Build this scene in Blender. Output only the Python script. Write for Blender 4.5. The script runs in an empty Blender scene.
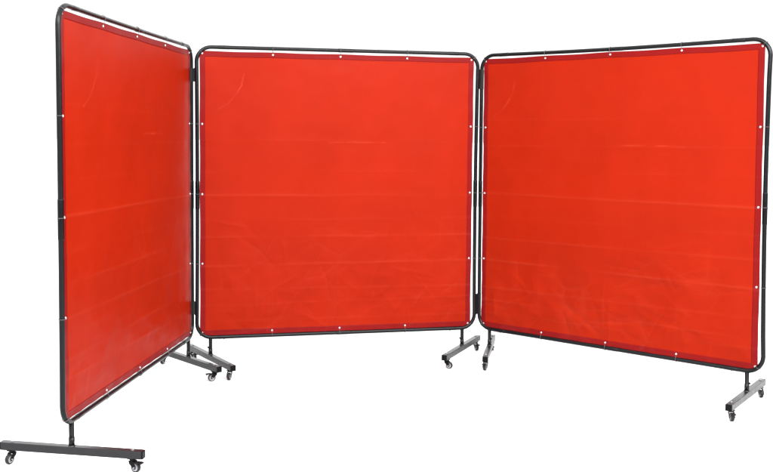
import bpy, bmesh, math, random
from mathutils import Vector, Matrix, noise
random.seed(4)
sc = bpy.context.scene
C = sc.collection
R = math.radians

# ------------------------------------------------------------------ materials
def mat(name, base, rough=.5, metal=0., spec=.5, bump=None, var=0., vscale=30., coat=0.):
    m = bpy.data.materials.new(name); m.use_nodes = True
    nt = m.node_tree; b = nt.nodes['Principled BSDF']
    b.inputs['Base Color'].default_value = (*base, 1)
    b.inputs['Roughness'].default_value = rough
    b.inputs['Metallic'].default_value = metal
    b.inputs['Specular IOR Level'].default_value = spec
    b.inputs['Coat Weight'].default_value = coat
    tc = nt.nodes.new('ShaderNodeTexCoord')
    if var:
        n = nt.nodes.new('ShaderNodeTexNoise'); n.inputs['Scale'].default_value = vscale
        n.inputs['Detail'].default_value = 6
        nt.links.new(tc.outputs['Object'], n.inputs['Vector'])
        r = nt.nodes.new('ShaderNodeMapRange')
        r.inputs['To Min'].default_value = 1 - var; r.inputs['To Max'].default_value = 1 + var
        nt.links.new(n.outputs['Fac'], r.inputs['Value'])
        v = nt.nodes.new('ShaderNodeVectorMath'); v.operation = 'SCALE'
        v.inputs[0].default_value = base
        nt.links.new(r.outputs['Result'], v.inputs['Scale'])
        nt.links.new(v.outputs['Vector'], b.inputs['Base Color'])
        q = nt.nodes.new('ShaderNodeMapRange')
        q.inputs['To Min'].default_value = rough - .12; q.inputs['To Max'].default_value = rough + .12
        nt.links.new(n.outputs['Fac'], q.inputs['Value'])
        nt.links.new(q.outputs['Result'], b.inputs['Roughness'])
    if bump:
        n2 = nt.nodes.new('ShaderNodeTexNoise'); n2.inputs['Scale'].default_value = bump[0]
        n2.inputs['Detail'].default_value = 3
        nt.links.new(tc.outputs['Object'], n2.inputs['Vector'])
        bp = nt.nodes.new('ShaderNodeBump'); bp.inputs['Strength'].default_value = bump[1]
        bp.inputs['Distance'].default_value = .001
        nt.links.new(n2.outputs['Fac'], bp.inputs['Height'])
        nt.links.new(bp.outputs['Normal'], b.inputs['Normal'])
    return m

def vinyl(name, base, crease, rough, spec, transl, weave):
    """glossy tinted PVC sheet: reflective skin over a slightly light-passing body; 'crease' attribute = stress whitening on folds, plus sheen painted on the low crumples"""
    m = bpy.data.materials.new(name); m.use_nodes = True
    nt = m.node_tree; L = nt.links; b = nt.nodes['Principled BSDF']; out = nt.nodes['Material Output']
    tc = nt.nodes.new('ShaderNodeTexCoord')
    at = nt.nodes.new('ShaderNodeAttribute'); at.attribute_name = 'crease'
    n = nt.nodes.new('ShaderNodeTexNoise'); n.inputs['Scale'].default_value = 2.2; n.inputs['Detail'].default_value = 7
    n.inputs['Roughness'].default_value = .6
    L.new(tc.outputs['Object'], n.inputs['Vector'])
    r = nt.nodes.new('ShaderNodeMapRange'); r.inputs['From Min'].default_value = .3; r.inputs['From Max'].default_value = .7
    r.inputs['To Min'].default_value = .93; r.inputs['To Max'].default_value = 1.07
    L.new(n.outputs['Fac'], r.inputs['Value'])
    s = nt.nodes.new('ShaderNodeVectorMath'); s.operation = 'SCALE'; s.inputs[0].default_value = base
    L.new(r.outputs['Result'], s.inputs['Scale'])
    mx = nt.nodes.new('ShaderNodeMix'); mx.data_type = 'RGBA'
    L.new(at.outputs['Fac'], mx.inputs['Factor'])
    L.new(s.outputs['Vector'], mx.inputs['A']); mx.inputs['B'].default_value = (*crease, 1)
    L.new(mx.outputs['Result'], b.inputs['Base Color'])
    b.inputs['Specular IOR Level'].default_value = spec
    # scuffed gloss: patches of duller and shinier skin
    n3 = nt.nodes.new('ShaderNodeTexNoise'); n3.inputs['Scale'].default_value = 5.; n3.inputs['Detail'].default_value = 5
    L.new(tc.outputs['Object'], n3.inputs['Vector'])
    q = nt.nodes.new('ShaderNodeMapRange'); q.inputs['From Min'].default_value = .3; q.inputs['From Max'].default_value = .7
    q.inputs['To Min'].default_value = rough - .08; q.inputs['To Max'].default_value = rough + .08
    L.new(n3.outputs['Fac'], q.inputs['Value']); L.new(q.outputs['Result'], b.inputs['Roughness'])
    # fine calendered grain + faint reinforcement grid
    w1 = nt.nodes.new('ShaderNodeTexNoise'); w1.inputs['Scale'].default_value = 90; w1.inputs['Detail'].default_value = 4
    L.new(tc.outputs['Object'], w1.inputs['Vector'])
    w2 = nt.nodes.new('ShaderNodeTexNoise'); w2.inputs['Scale'].default_value = 14; w2.inputs['Detail'].default_value = 4
    L.new(tc.outputs['Object'], w2.inputs['Vector'])
    b1 = nt.nodes.new('ShaderNodeBump'); b1.inputs['Strength'].default_value = weave; b1.inputs['Distance'].default_value = .0008
    L.new(w1.outputs['Fac'], b1.inputs['Height'])
    b2 = nt.nodes.new('ShaderNodeBump'); b2.inputs['Strength'].default_value = weave; b2.inputs['Distance'].default_value = .004
    L.new(w2.outputs['Fac'], b2.inputs['Height']); L.new(b1.outputs['Normal'], b2.inputs['Normal'])
    L.new(b2.outputs['Normal'], b.inputs['Normal'])
    t = nt.nodes.new('ShaderNodeBsdfTranslucent'); t.inputs['Color'].default_value = (base[0], base[1]*.5, base[2]*.5, 1)
    ms = nt.nodes.new('ShaderNodeMixShader'); ms.inputs[0].default_value = transl
    L.new(b.outputs[0], ms.inputs[1]); L.new(t.outputs[0], ms.inputs[2]); L.new(ms.outputs[0], out.inputs['Surface'])
    return m

M_VINYL = vinyl('red_vinyl', (.207, .0086, .0018), (.32, .036, .016), .42, .036, .12, .12)
M_HEM = vinyl('red_vinyl_folded_double', (.118, .0038, .0036), (.24, .03, .03), .36, .04, .05, .2)
M_FRAME = mat('charcoal_enamel', (.0025, .003, .0036), .18, .0, .15, (900, .35), .25, 40)
M_SLEEVE = mat('charcoal_enamel_sleeve', (.0015, .0018, .0022), .2, .0, .12, (900, .3), .25, 40)
M_BEAM = mat('grey_enamel_beam', (.007, .0068, .0080), .28, .0, .24, (700, .4), .25, 35)
M_CAP = mat('black_plastic', (.002, .002, .002), .45, 0, .08)
M_CLIP = mat('black_rubbery_plastic', (.004, .004, .004), .4, 0, .15)
M_ZINC = mat('zinc_steel', (.26, .26, .27), .38, .9, .5, None, .15, 60)
M_TYRE = mat('dark_grey_rubber', (.009, .009, .010), .5, 0, .2, None, .2, 60)
M_HUB = mat('light_grey_nylon', (.22, .22, .23), .4, 0, .5)
M_GROMMET = mat('nickel_grommet', (.52, .49, .49), .35, .8, .5)
M_TIE = mat('dark_tie_cord', (.06, .045, .05), .5, 0, .4)
M_FLOOR = mat('white_floor', (.66, .66, .66), .7, 0, .25, (60, .1), .015, 1.5)

# ------------------------------------------------------------------ helpers
def obj(name, bm, mats, parent=None, smooth=True):
    me = bpy.data.meshes.new(name)
    bmesh.ops.recalc_face_normals(bm, faces=bm.faces)
    bm.to_mesh(me); bm.free()
    for m in (mats if isinstance(mats, (list, tuple)) else [mats]): me.materials.append(m)
    if smooth:
        for p in me.polygons: p.use_smooth = True
    o = bpy.data.objects.new(name, me); C.objects.link(o)
    if parent: o.parent = parent
    return o

def tube(bm, pts, rad, seg=16, closed=False, cap=True, mi=0):
    """tube of radius rad (number or list) through points"""
    pts = [Vector(p) for p in pts]; n = len(pts); rings = []
    up = None
    for i, p in enumerate(pts):
        a = pts[i-1] if (i > 0 or closed) else pts[i]
        c = pts[(i+1) % n] if (i < n-1 or closed) else pts[i]
        t = (c - a).normalized()
        if up is None:
            up = Vector((0, 1, 0)) if abs(t.y) < .9 else Vector((1, 0, 0))
        up = (up - t*up.dot(t)).normalized(); sd = t.cross(up)
        r = rad[i] if isinstance(rad, (list, tuple)) else rad
        rings.append([bm.verts.new(p + (up*math.cos(2*math.pi*k/seg) + sd*math.sin(2*math.pi*k/seg))*r) for k in range(seg)])
    for i in range(n if closed else n-1):
        A, B = rings[i], rings[(i+1) % n]
        for k in range(seg):
            f = bm.faces.new((A[k], A[(k+1) % seg], B[(k+1) % seg], B[k])); f.material_index = mi
    if cap and not closed:
        bm.faces.new(rings[0]).material_index = mi; bm.faces.new(rings[-1][::-1]).material_index = mi

def box(bm, c, s, bev=.002, M=None, mi=0):
    t = bmesh.new(); bmesh.ops.create_cube(t, size=1)
    bmesh.ops.scale(t, vec=s, verts=t.verts)
    if bev: bmesh.ops.bevel(t, geom=list(t.edges), offset=bev, segments=2, affect='EDGES', profile=.5)
    bmesh.ops.translate(t, vec=c, verts=t.verts)
    if M: bmesh.ops.transform(t, matrix=M, verts=t.verts)
    for f in t.faces: f.material_index = mi
    me = bpy.data.meshes.new('t'); t.to_mesh(me); t.free(); bm.from_mesh(me); bpy.data.meshes.remove(me)

def lathe(bm, prof, c, axis, seg=28, mi=0):
    """prof: (radius, height) pairs revolved round axis through c"""
    ax = Vector(axis).normalized(); u = ax.orthogonal().normalized(); w = ax.cross(u); c = Vector(c)
    rings = []
    for r, h in prof:
        rings.append([bm.verts.new(c + ax*h + (u*math.cos(2*math.pi*k/seg) + w*math.sin(2*math.pi*k/seg))*max(r, 1e-5)) for k in range(seg)])
    m = mi
    for i in range(len(rings)-1):
        if isinstance(mi, list): m = mi[i]
        for k in range(seg):
            bm.faces.new((rings[i][k], rings[i][(k+1) % seg], rings[i+1][(k+1) % seg], rings[i+1][k])).material_index = m
    bmesh.ops.remove_doubles(bm, verts=[v for r in (rings[0], rings[-1]) for v in r], dist=1e-5)

def empty(name, loc, rz, label, cat, group):
    o = bpy.data.objects.new(name, None); C.objects.link(o)
    o.location = loc; o.rotation_euler = (0, 0, rz); o.empty_display_size = .2
    o['label'] = label; o['category'] = cat
    if group: o['group'] = group
    return o

# ------------------------------------------------------------------ floor
bm = bmesh.new()
bmesh.ops.create_grid(bm, x_segments=8, y_segments=8, size=400)
fl = obj('floor', bm, M_FLOOR, smooth=False); fl['kind'] = 'structure'

# ------------------------------------------------------------------ the screens
W, ZB, ZT, RAD = 1.85, .208, 2.053, .0124
CR = .092                      # corner bend radius of the frame
BEAM_Z, BEAM_H, HALF = .0785, .036, .340
G0, G1, GZ0, GZ1 = .034, 1.806, .240, 2.013       # grommet grid of the curtain
E = .016                       # hem edge beyond the grommets

caster_src = {}
def caster(parent, loc, yaw, braked):
    """swivel caster, origin on the floor under the stem; wheel trails towards local +x"""
    if braked not in caster_src:
        top = BEAM_Z - BEAM_H/2
        bm = bmesh.new()
        box(bm, (0, 0, top-.0022), (.040, .032, .003), .0008)                           # top plate
        lathe(bm, [(0, 0), (.0125, 0), (.0135, -.003), (.0135, -.006), (.009, -.0075), (0, -.0075)], (0, 0, top-.004), (0, 0, 1), 20)
        for s in (-1, 1):                                                               # fork cheeks
            vs = [(-.012, top-.011), (.012, top-.011), (.026, .030), (.026, .018), (.018, .014), (.008, .024), (-.010, .038)]
            f = [bm.verts.new((x, s*.0125, z)) for x, z in vs]; g = [bm.verts.new((x, s*.0142, z)) for x, z in vs]
            bm.faces.new(f); bm.faces.new(g[::-1])
            for k in range(len(vs)): bm.faces.new((f[k], f[(k+1) % len(vs)], g[(k+1) % len(vs)], g[k]))
        box(bm, (0, 0, top-.0125), (.026, .0284, .003), .0008)
        fork = obj('caster', bm, M_CAP, smooth=False)
        bm = bmesh.new()
        r, w = .0225, .0085
        lathe(bm, [(0, -w*.9), (.005, -w), (.011, -w*.75), (.0155, -w*.75), (.0165, -w), (r-.002, -w), (r, -w+.003), (r, w-.003), (r-.002, w), (.0165, w), (.0155, w*.75), (.011, w*.75), (.005, w), (0, w*.9)],
              (.018, 0, r), (0, 1, 0), 30, mi=[1, 1, 1, 1, 0, 0, 0, 0, 0, 1, 1, 1, 1])
        tube(bm, [(.018, -.0165, r), (.018, .0165, r)], .0032, 10, mi=2)
        wheel = obj('wheel', bm, [M_TYRE, M_HUB, M_ZINC], fork)
        if braked:
            bm = bmesh.new()
            box(bm, (.036, 0, .046), (.030, .024, .0035), .0012, Matrix.Rotation(0, 4, 'Y'))
            box(bm, (.050, 0, .044), (.006, .026, .007), .0015)
            obj('brake_pedal', bm, M_CLIP, fork)
        caster_src[braked] = fork
        c = fork
    else:
        c = caster_src[braked].copy(); C.objects.link(c)
        for ch in caster_src[braked].children:
            k = ch.copy(); C.objects.link(k); k.parent = c
    c.parent = parent; c.location = loc; c.rotation_euler = (0, 0, yaw)
    return c

def screen(loc, a, label, ti, to, rz, bow, feet, seed, folds, sag, marks, eb=.020, amp=1.25):
    root = empty('welding_screen', loc, R(a), label, 'welding screen', 'hinged welding screens standing edge to edge')
    def P(s, z, o=0.):                    # panel coordinates -> local position, with the small lean the real one has
        return Vector((s + z*ti, -(o + z*to), z + rz*(s/W - .5)))
    def bowed(s, z, side):
        t = (z-ZB)/(ZT-ZB); k = math.sin(math.pi*min(max(t, 0), 1))
        return s + (bow[0]*k if side == 0 else -bow[1]*k)
    # --- frame: one bent tube loop
    pts = []
    def arc(cx, cz, a0):
        for k in range(9):
            q = R(a0 + k*90/8); pts.append(P(cx + CR*math.cos(q), cz + CR*math.sin(q)))
    def vert(side, z0, z1):
        for k in range(1, 14):
            z = z0 + (z1-z0)*k/14; pts.append(P(bowed(W if side else 0, z, side), z))
    def horiz(z, s0, s1, dz):
        for k in range(1, 14):
            t = k/14; pts.append(P(s0 + (s1-s0)*t, z + dz*math.sin(math.pi*t)))
    arc(CR, ZB+CR, 180); horiz(ZB, CR, W-CR, 0); arc(W-CR, ZB+CR, 270); vert(1, ZB+CR, ZT-CR)
    arc(W-CR, ZT-CR, 0); horiz(ZT, W-CR, CR, -sag); arc(CR, ZT-CR, 90); vert(0, ZT-CR, ZB+CR)
    bm = bmesh.new(); tube(bm, pts, RAD, 20, closed=True)
    fr = obj('frame', bm, M_FRAME, root)
    # --- sleeves where the tube sections plug together
    def sleeve(p0, p1, extra, m):
        bm = bmesh.new(); p0 = Vector(p0); p1 = Vector(p1); d = (p1-p0)
        tube(bm, [p0, p0+d*.03, p0+d*.5, p1-d*.03, p1], [RAD+.0003, RAD+extra*.7, RAD+extra*.7, RAD+extra*.7, RAD+.0003], 20)
        return obj('joint_sleeve', bm, m, fr)
    for side in (0, 1):
        s = W if side else 0
        sleeve(P(bowed(s, 1.03, side), 1.03), P(bowed(s, 1.21, side), 1.21), .0022, M_SLEEVE)
    for z, dz in ((ZT, -sag), (ZB, 0)):
        sleeve(P(.90, z+dz), P(1.00, z+dz), .0013, M_FRAME)
        for s in (.17, W-.17):
            dd = dz*math.sin(math.pi*(s-CR)/(W-2*CR))
            sleeve(P(s-.035, z+dd), P(s+.035, z+dd), .0009, M_FRAME)
            bm = bmesh.new(); c = P(s, z+dd)                         # spring button
            lathe(bm, [(0, .0045), (.003, .0038), (.0042, .001), (.0042, -.004)], c + Vector((0, 0, RAD if z == ZT else -RAD)), (0, 0, 1 if z == ZT else -1), 12)
            obj('spring_button', bm, M_ZINC, fr)
    # --- curtain
    rnd = random.Random(seed)
    off = Vector((seed*7.3, seed*3.1, 0))
    vf = [(.455, .5), (.905, .8), (1.36, .5)]
    facets = []
    for k in range(60):                                              # short straight kinks of crumpled sheet, mostly low down
        cz = .26 + abs(rnd.gauss(0, .26)); cs = rnd.uniform(.1, 1.75)
        if rnd.random() < .12: cz = rnd.uniform(.6, 1.0)
        ang = rnd.choice([rnd.gauss(0, .25), rnd.gauss(.9, .35), rnd.gauss(-.9, .35), rnd.gauss(1.5, .3)])
        facets.append((cs, cz, math.cos(ang), math.sin(ang), rnd.uniform(.03, .16), rnd.uniform(.008, .028), rnd.choice((-1, 1))*rnd.uniform(.0008, .0030)))
    def field(s, z):
        d = 0.; cr = 0.
        ins = min(s-.03, 1.81-s, z-.24, 2.01-z); ed = min(1, max(0, ins/.12))
        d += .007*noise.noise(Vector((s*1.3, z*1.1, 0)) + off)*ed
        low = min(1, max(0, (1.15-z)/.7))
        for zk, ak, tilt in folds:
            zz = zk + tilt*(s-.9) + .004*noise.noise(Vector((s*2.5, zk*9, 1)) + off)
            m = min(1., max(.08, .62 + 1.3*noise.noise(Vector((s*2.2, zk*13., 5)) + off)))*ak
            u = z - zz
            if abs(u) < .12:
                e1 = math.exp(-abs(u)/.016)
                d += m*.0030*e1 + m*.0009*(1 if u > 0 else -1)*math.exp(-abs(u)/.05)*(1-e1)
                cr += m*.24*math.exp(-(u/.006)**2)
        for sk, ak in vf:
            u = s - sk
            if abs(u) < .08:
                m = max(0, .25 + 1.2*noise.noise(Vector((sk*9, z*2.6, 9)) + off))*ak*(.4+.6*low)
                d += m*.0022*math.exp(-abs(u)/.014); cr += m*.12*math.exp(-(u/.004)**2)
        wv = noise.noise_vector(Vector((s*3.3, z*3.3, 7)) + off)*.05 + noise.noise_vector(Vector((s*9, z*9, 8)) + off)*.012
        for cs, cz, cx, sx, ln, wd, am in facets:
            du, dv = s+wv.x-cs, z+wv.y-cz
            al = du*cx + dv*sx; ac = -du*sx + dv*cx
            if abs(al) < ln*1.6 and abs(ac) < wd*3.5:
                f = math.exp(-(al/ln)**4)
                d += amp*am*f*math.exp(-abs(ac)/wd)
                cr += .05*f*math.exp(-(ac/.004)**2)*abs(am)/.002
        v = Vector((s*3.1 + z*1.2, z*3.6 - s*1.1, 2)) + off
        rg = (1-abs(noise.noise(v))*2.4) + .5*(1-abs(noise.noise(v*2.1))*2.4)
        d += amp*.0055*low*low*rg*ed
        gate = min(1., max(0., .35 + 1.6*noise.noise(Vector((s*2.3, z*2.8, 14)) + off)))*low
        if gate > .01:                                               # crumpled facets with straight-ish ridges between them
            for q4, sy in ((3.2, 1.), (6.5, .5)):
                dd, _ = noise.voronoi(Vector(((s*.9 + z*.55 + wv.x*.8)*q4, (z*1.5 - s*.35 + wv.y*.8)*q4, 3.7+q4)) + off)
                e2 = dd[1]-dd[0]
                d += amp*.0030*sy*gate*(1-math.exp(-e2/.22))
                cr += .13*sy*gate*math.exp(-e2/.05)  # reflected sheen of the crumples put into the colour along facet ridges
        d += .0011*noise.noise(Vector((s*9, z*9, 4))+off)*ed
        # puckers running in from each grommet of the lower and side edges
        for pts_, isx in ((z-.24, 0), (s-.03, 1), (1.81-s, 1)):
            if pts_ < .16:
                t = (s if not isx else z)
                d += .0009*math.exp(-max(pts_, 0)/.05)*math.sin(2*math.pi*t/.4435*3 + 1.3*noise.noise(Vector((t*3, isx, 0))+off))
        for m0 in marks:
            for k in range(len(m0)-1):
                (x0, z0), (x1, z1) = m0[k], m0[k+1]
                dx, dz_ = x1-x0, z1-z0; l2 = dx*dx+dz_*dz_
                t = min(1, max(0, ((s-x0)*dx + (z-z0)*dz_)/l2))
                q = math.hypot(s-x0-t*dx, z-z0-t*dz_)
                if q < .03: d += .0004*math.exp(-q/.006); cr = max(cr, (.20 + .5*noise.noise(Vector((s*14, z*14, 3))+off))*math.exp(-(q/.0035)**2))
        return d, min(cr, .8)
    HW = .035
    s0, s1, z0, z1 = G0-E, G1+E, GZ0-eb, GZ1+E
    def lines(a, b, n):
        inner = [a+HW + (b-a-2*HW)*k/n for k in range(n+1)]
        e1 = [a, a+.002, a+.014, a+.023, a+.031]; e2 = [b-.031, b-.023, b-.014, b-.002, b]
        return e1 + inner + e2
    N = 250
    xs, zs = lines(s0, s1, N), lines(z0, z1, N); nl = 5
    nx, nz = len(xs), len(zs)
    pos = {}; crs = {}
    def warp(s, z):
        def sc_(t, lo, hi): return math.sin(math.pi*((t-lo)/(hi-lo)*4))**2 if lo < t < hi else 0
        kx, kz = sc_(z, GZ0, GZ1), sc_(s, G0, G1)
        ss = s + .002*kx*math.exp(-(s-s0)/.12) - .002*kx*math.exp(-(s1-s)/.12)
        zz = z - .0028*kz*math.exp(-(z1-z)/.12) 
        return ss, zz
    for i, s in enumerate(xs):
        for j, z in enumerate(zs):
            d, c = field(s, z); ss, zz = warp(s, z)
            pos[i, j] = (ss, zz, d); crs[i, j] = c
    def sheet(name, inside, th, m, parent):
        bm = bmesh.new(); lay = bm.verts.layers.float.new('crease')
        F, B = {}, {}
        def g(dct, i, j, o):
            if (i, j) not in dct:
                s, z, d = pos[i, j]; v = bm.verts.new(P(s, z, d+o)); v[lay] = crs[i, j]; dct[i, j] = v
            return dct[i, j]
        for i in range(nx-1):
            for j in range(nz-1):
                if inside(i, j):
                    q = [(i, j), (i+1, j), (i+1, j+1), (i, j+1)]
                    bm.faces.new([g(F, *k, th) for k in q]); bm.faces.new([g(B, *k, -th) for k in q][::-1])
                    for (di, dj), (ka, kb) in (((-1, 0), (q[3], q[0])), ((1, 0), (q[1], q[2])), ((0, -1), (q[0], q[1])), ((0, 1), (q[2], q[3]))):
                        ii, jj = i+di, j+dj
                        if not (0 <= ii < nx-1 and 0 <= jj < nz-1 and inside(ii, jj)):
                            bm.faces.new((g(F, *ka, th), g(B, *ka, -th), g(B, *kb, -th), g(F, *kb, th)))
        return obj(name, bm, m, parent)
    core = lambda i, j: nl-1 <= i < nx-nl and nl-1 <= j < nz-nl
    cur = sheet('curtain', core, .0004, M_VINYL, root)
    rim = lambda i, j: not (nl <= i < nx-1-nl and nl <= j < nz-1-nl)
    sheet('hem', rim, .0014, M_HEM, cur)
    # --- grommets and the ties that lash them to the frame
    gs = []
    for k in range(5):
        t = k/4
        gs.append((G0 + (G1-G0)*t, GZ1, 'T')); gs.append((G0 + (G1-G0)*t, GZ0, 'B'))
        if 0 < k < 4:
            gs.append((G0, GZ0 + (GZ1-GZ0)*t, 'L')); gs.append((G1, GZ0 + (GZ1-GZ0)*t, 'R'))
    for s, z, e in gs:
        s += rnd.uniform(-.003, .003) if e in 'TB' else 0
        d = field(s, z)[0]
        bm = bmesh.new(); n = Vector((0, 1, 0))
        lathe(bm, [(.0024, .0030), (.0040, .0038), (.0055, .0032), (.0063, .0016), (.0063, -.0016), (.0055, -.0032), (.0040, -.0038), (.0024, -.0030), (.0024, .0030)], P(s, z, d), (0, 1, 0), 20)
        obj('grommet', bm, M_GROMMET, cur)
        # tie loop: from grommet round the tube
        if e in 'TB':
            zc = ZT - sag*math.sin(math.pi*(s-CR)/(W-2*CR)) if e == 'T' else ZB
            cen = Vector((s, 0, zc))
            if s < .06 or s > W-.06:
                dd = CR*(1-.7071)
                cen = Vector((dd if s < .5 else W-dd, 0, (ZT-dd) if e == 'T' else (ZB+dd)))
        else:
            cen = Vector((bowed(0 if e == 'L' else W, z, e == 'R'), 0, z))
        g3 = Vector((s, 0, z)); ax = (cen-g3); ax.y = 0
        dist = ax.length; ax.normalize()
        loop = []; rr = RAD + .0025
        for k in range(13):
            q = R(-100 + 200*k/12)
            loop.append((cen.x + ax.x*rr*math.cos(q), rr*math.sin(q), cen.z + ax.z*rr*math.cos(q)))
        loop.append((g3.x, .0015, g3.z)); loop.append((g3.x, -.0015, g3.z))
        pl = [P(x, zz, o + d*.5*(1 if i > 12 else 0)) for i, (x, o, zz) in enumerate(loop)]
        bm = bmesh.new(); tube(bm, pl, .0012, 6, closed=True)
        if e == 'T' or rnd.random() < .3:                              # snipped tail of the tie
            kd = Vector((rnd.uniform(-.3, .3), rnd.uniform(-.2, .2), 1 if e == 'T' else rnd.uniform(-1, .3))).normalized()
            b0 = P(cen.x + ax.x*rr, cen.z + ax.z*rr, 0); ln = rnd.uniform(.004, .011)
            tube(bm, [b0, b0 + kd*ln*.6, b0 + kd*ln + Vector((.002, 0, 0))], .0010, 6)
        if (e, round(s, 1)) == ('B', 1.4) and seed == 2:
            b0 = P(s, ZB-RAD, .004)
            tube(bm, [b0+Vector((0, 0, .012)), b0, b0+Vector((-.004, 0, -.018)), b0+Vector((.004, -.004, -.036)), b0+Vector((.016, -.002, -.050))], .0012, 6)
        obj('tie', bm, M_TIE, cur)
    # --- posts, feet, casters
    for ps, fa, casters in feet:
        b0 = P(ps, 0); base = Vector((ps, 0, 0))
        bm = bmesh.new(); top = P(ps, ZB+ (.0 if CR < ps else .004))
        tube(bm, [base+Vector((0, 0, BEAM_Z+BEAM_H/2-.001)), base+Vector((0, 0, .135)), base+Vector((0, 0, .1352)), P(ps, ZB-RAD*.5)], [.0132, .0132, .0118, .0118], 18)
        po = obj('post', bm, M_FRAME, root)
        bm = bmesh.new(); sg = 1
        lathe(bm, [(0, .007), (.0045, .006), (.0055, .003), (.0055, -.003)], base+Vector((-.0135, -.002, .142)) if a > 0 else base+Vector((.0135, -.002, .142)), (-1 if a > 0 else 1, 0, 0), 14)
        obj('knob', bm, M_CAP, po)
        # beam runs across the panel, swivelled by fa; local +u points to the camera side
        ang = -math.pi/2 + R(fa)
        rot = Matrix.Translation(base) @ Matrix.Rotation(ang, 4, 'Z')
        bm = bmesh.new(); box(bm, (0, 0, BEAM_Z), (HALF*2-.006, BEAM_H, BEAM_H), .0028)
        tube(bm, [(0, 0, BEAM_Z+BEAM_H/2-.001), (0, 0, BEAM_Z+BEAM_H/2+.0035)], [.0175, .0145], 18)   # weld bead
        beam = obj('foot_beam', bm, M_BEAM, root); beam.matrix_local = rot
        for p in beam.data.polygons: p.use_smooth = False
        for sg in (-1, 1):
            bm = bmesh.new(); box(bm, (sg*(HALF-.0005), 0, BEAM_Z), (.006, BEAM_H-.0015, BEAM_H-.0015), .002)
            box(bm, (sg*(HALF-.009), 0, BEAM_Z), (.012, BEAM_H-.006, BEAM_H-.006), 0)
            obj('end_cap', bm, M_CAP, beam, False)
            bm = bmesh.new(); zt = BEAM_Z+BEAM_H/2
            lathe(bm, [(0, .0065), (.0055, .0060), (.0062, .0045), (.0062, .0015), (.0095, .0012), (.0095, -.001)], (sg*(HALF-.051), 0, zt), (0, 0, 1), 6)
            obj('bolt', bm, M_ZINC, beam, False)
        for (sg, yaw, br) in casters:
            cpos = base + Matrix.Rotation(ang, 3, 'Z') @ Vector((sg*(HALF-.051), 0, 0))
            caster(root, cpos, R(yaw - a), br)                        # yaw given in world degrees
    return root

F = [(1.45, .35, .004), (1.62, .25, -.003), (1.29, .25, .004), (1.125, 1.0, -.006), (.97, .25, .0), (.83, .65, .004), (.675, .9, -.006), (.50, .6, .008), (.40, .6, -.01), (.33, .4, .01)]
Fb = [(1.47, .35, .0), (1.27, .25, .006), (1.115, 1.0, -.004), (.96, .3, .0), (.85, .7, -.004), (.67, .85, .006), (.51, .6, -.008), (.42, .6, .01), (.31, .4, .0)]
arcmark = lambda s, z: [(s, z), (s+.06, z+.035), (s+.11, z+.09), (s+.15, z+.155), (s+.165, z+.23)]
screen((-1.32625, 3.9143, 0), 83.415, 'red vinyl welding screen standing edge-on at the left, nearest to the camera', -.002, -.00476, -.00237, (.004, 0),
       [(.0844, -2.6, [(1, -25, True), (-1, 250, False)]), (W-.0844, -39.5, [(1, 205, True), (-1, 250, False)])], 1, F, .003,
       [arcmark(.25, 1.62), [(1.0, 1.50), (1.3, 1.505)]], .014, .5)
screen((-1.0789, 5.71964, 0), 11.740, 'red vinyl welding screen facing forward, standing between the two angled screens', -.00279, .00463, .00536, (.004, .006),
       [(.0844, 21.9, [(1, 265, False), (-1, -50, True)]), (W-.0844, -37.3, [(1, -30, False), (-1, 285, True)])], 2, Fb, 0,
       [arcmark(.13, 1.66), [(.84, 1.455), (1.0, 1.462), (1.22, 1.458)]])
screen((.77039, 6.12783, 0), -39.45, 'red vinyl welding screen angled at the right, its right edge swung towards the camera', -.0082, -.00419, .00314, (-.002, .010),
       [(.0844, 27.3, [(1, 250, True), (-1, 262, False)]), (W-.0844, 1.7, [(1, 262, True), (-1, 262, False)])], 3, F, .008,
       [arcmark(.09, 1.64), [(.95, 1.455), (1.15, 1.462), (1.4, 1.452)]])

# ------------------------------------------------------------------ clips that grip both neighbouring tubes
def clip(p, q, z, h, label):
    p, q = Vector((p[0], p[1], 0)), Vector((q[0], q[1], 0)); mid = (p+q)/2; d = (q-p); L = d.length
    o_r, i_r = RAD+.0022, RAD+.0006
    bm = bmesh.new()
    for c, sg in ((-L/2, 1), (L/2, -1)):                                # two C-shaped jaws, mouths outward
        prof = []
        for k in range(21):
            t = R(-92 + 184*k/20); prof.append((c + sg*math.cos(t)*o_r, math.sin(t)*o_r))
        for k in range(20, -1, -1):
            t = R(-92 + 184*k/20); prof.append((c + sg*math.cos(t)*i_r, math.sin(t)*i_r))
        lo = [bm.verts.new((x, y, -h/2)) for x, y in prof]; hi = [bm.verts.new((x, y, h/2)) for x, y in prof]
        n = len(prof)
        for k in range(n): bm.faces.new((lo[k], lo[(k+1) % n], hi[(k+1) % n], hi[k]))
        for k in range(20):
            bm.faces.new((lo[k], lo[k+1], lo[n-2-k], lo[n-1-k])); bm.faces.new((hi[k], hi[k+1], hi[n-2-k], hi[n-1-k]))
    wj = L - 2*i_r - .004
    if wj > .002: box(bm, (0, 0, 0), (wj, .012, h-.002), .001)
    o = obj('connector_clip', bm, M_CLIP, None, False)
    o.location = (mid.x, mid.y, z); o.rotation_euler = (0, 0, math.atan2(d.y, d.x))
    o['label'] = label; o['category'] = 'clip'; o['group'] = 'clips joining the screen frames'
def edge(loc, a, ti, to, s, z):
    a = R(a); x, y = s+z*ti, -z*to
    return (loc[0]+x*math.cos(a)-y*math.sin(a), loc[1]+x*math.sin(a)+y*math.cos(a))
A = ((-1.32625, 3.9143), 83.415, -.002, -.00476); B = ((-1.0789, 5.71964), 11.740, -.00279, .00463); D = ((.77039, 6.12783), -39.45, -.0082, -.00419)
for z, h, w in ((1.875, .085, 'upper'), (.395, .085, 'lower')):
    clip(edge(*A, W, z), edge(*B, 0, z), z, h, '%s black clip joining the left screen to the middle one' % w)
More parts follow.
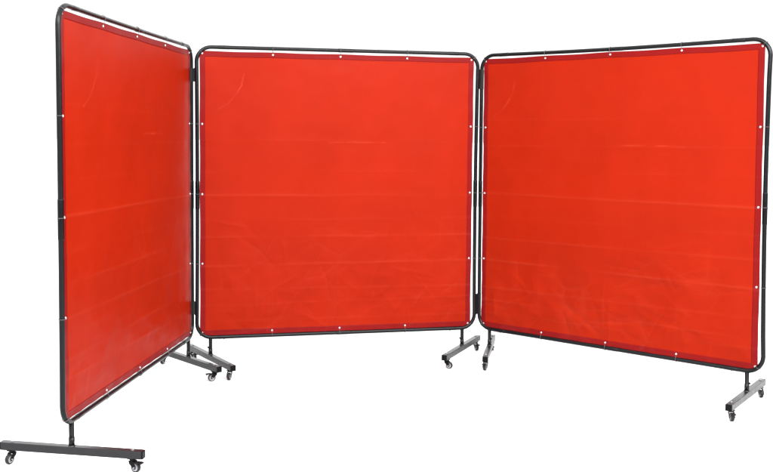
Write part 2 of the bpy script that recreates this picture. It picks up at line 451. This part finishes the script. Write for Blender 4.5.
for z, h, w in ((1.89, .13, 'upper'), (.37, .14, 'lower')):
    clip(edge(*B, W, z), edge(*D, 0, z), z, h, '%s black clip joining the middle screen to the right one' % w)

# ------------------------------------------------------------------ light
w = bpy.data.worlds.new('World'); sc.world = w; w.use_nodes = True
nt = w.node_tree; L = nt.links; bg = nt.nodes['Background']
tc = nt.nodes.new('ShaderNodeTexCoord'); sx = nt.nodes.new('ShaderNodeSeparateXYZ'); L.new(tc.outputs['Generated'], sx.inputs[0])
def mr(src, a, b, c, d):
    n = nt.nodes.new('ShaderNodeMapRange'); n.interpolation_type = 'SMOOTHSTEP'
    for k, v in zip(('From Min', 'From Max', 'To Min', 'To Max'), (a, b, c, d)): n.inputs[k].default_value = v
    L.new(src, n.inputs['Value']); return n.outputs['Result']
hor = mr(sx.outputs['Y'], -.25, .45, .45, 1.25)
zen = mr(sx.outputs['Z'], .02, .40, 0., 1.8)
front = mr(sx.outputs['Y'], .1, -.5, 0., 1.); low = mr(sx.outputs['Z'], .0, .22, 0., 2.2)
fm = nt.nodes.new('ShaderNodeMath'); fm.operation = 'MULTIPLY_ADD'; L.new(front, fm.inputs[0]); L.new(low, fm.inputs[1]); L.new(zen, fm.inputs[2])
ad = nt.nodes.new('ShaderNodeMath'); ad.operation = 'ADD'; L.new(hor, ad.inputs[0]); L.new(fm.outputs[0], ad.inputs[1])
L.new(ad.outputs[0], bg.inputs['Strength']); bg.inputs['Color'].default_value = (1, 1, 1, 1)

def area(name, loc, target, sx_, sy_, power, col=(1, 1, 1)):
    l = bpy.data.lights.new(name, 'AREA'); l.shape = 'RECTANGLE'; l.size = sx_; l.size_y = sy_; l.energy = power; l.color = col
    o = bpy.data.objects.new(name, l); C.objects.link(o); o.location = loc
    o.rotation_euler = (Vector(target)-Vector(loc)).to_track_quat('-Z', 'Y').to_euler()
    return o
area('softbox_front', (.1, 1.5, 3.5), (.3, 6, 1.5), 3.6, 1.2, 270)
area('fill_side', (2.4, 2.0, 3.4), (-1.2, 4.8, 1.5), 2.4, 1.2, 250)  # unseen fill lamp, added to brighten the left screen

# ------------------------------------------------------------------ camera (solved from the frames)
cam = bpy.data.cameras.new('camera'); co = bpy.data.objects.new('camera', cam); C.objects.link(co)
cam.sensor_width = 36; cam.sensor_fit = 'HORIZONTAL'; cam.lens = 904.964/773*36
cam.shift_x = 18.75/773; cam.shift_y = -53.39/773
co.matrix_world = Matrix.Translation((0, 0, 1.48713)) @ Matrix.Rotation(R(90-2.7997), 4, 'X') @ Matrix.Rotation(R(.575), 4, 'Z')
cam.clip_start = .05; cam.clip_end = 1500
sc.camera = co
sc.render.engine = 'CYCLES'
sc.view_settings.view_transform = 'Standard'; sc.view_settings.look = 'None'
sc.view_settings.exposure = 0; sc.view_settings.gamma = 1
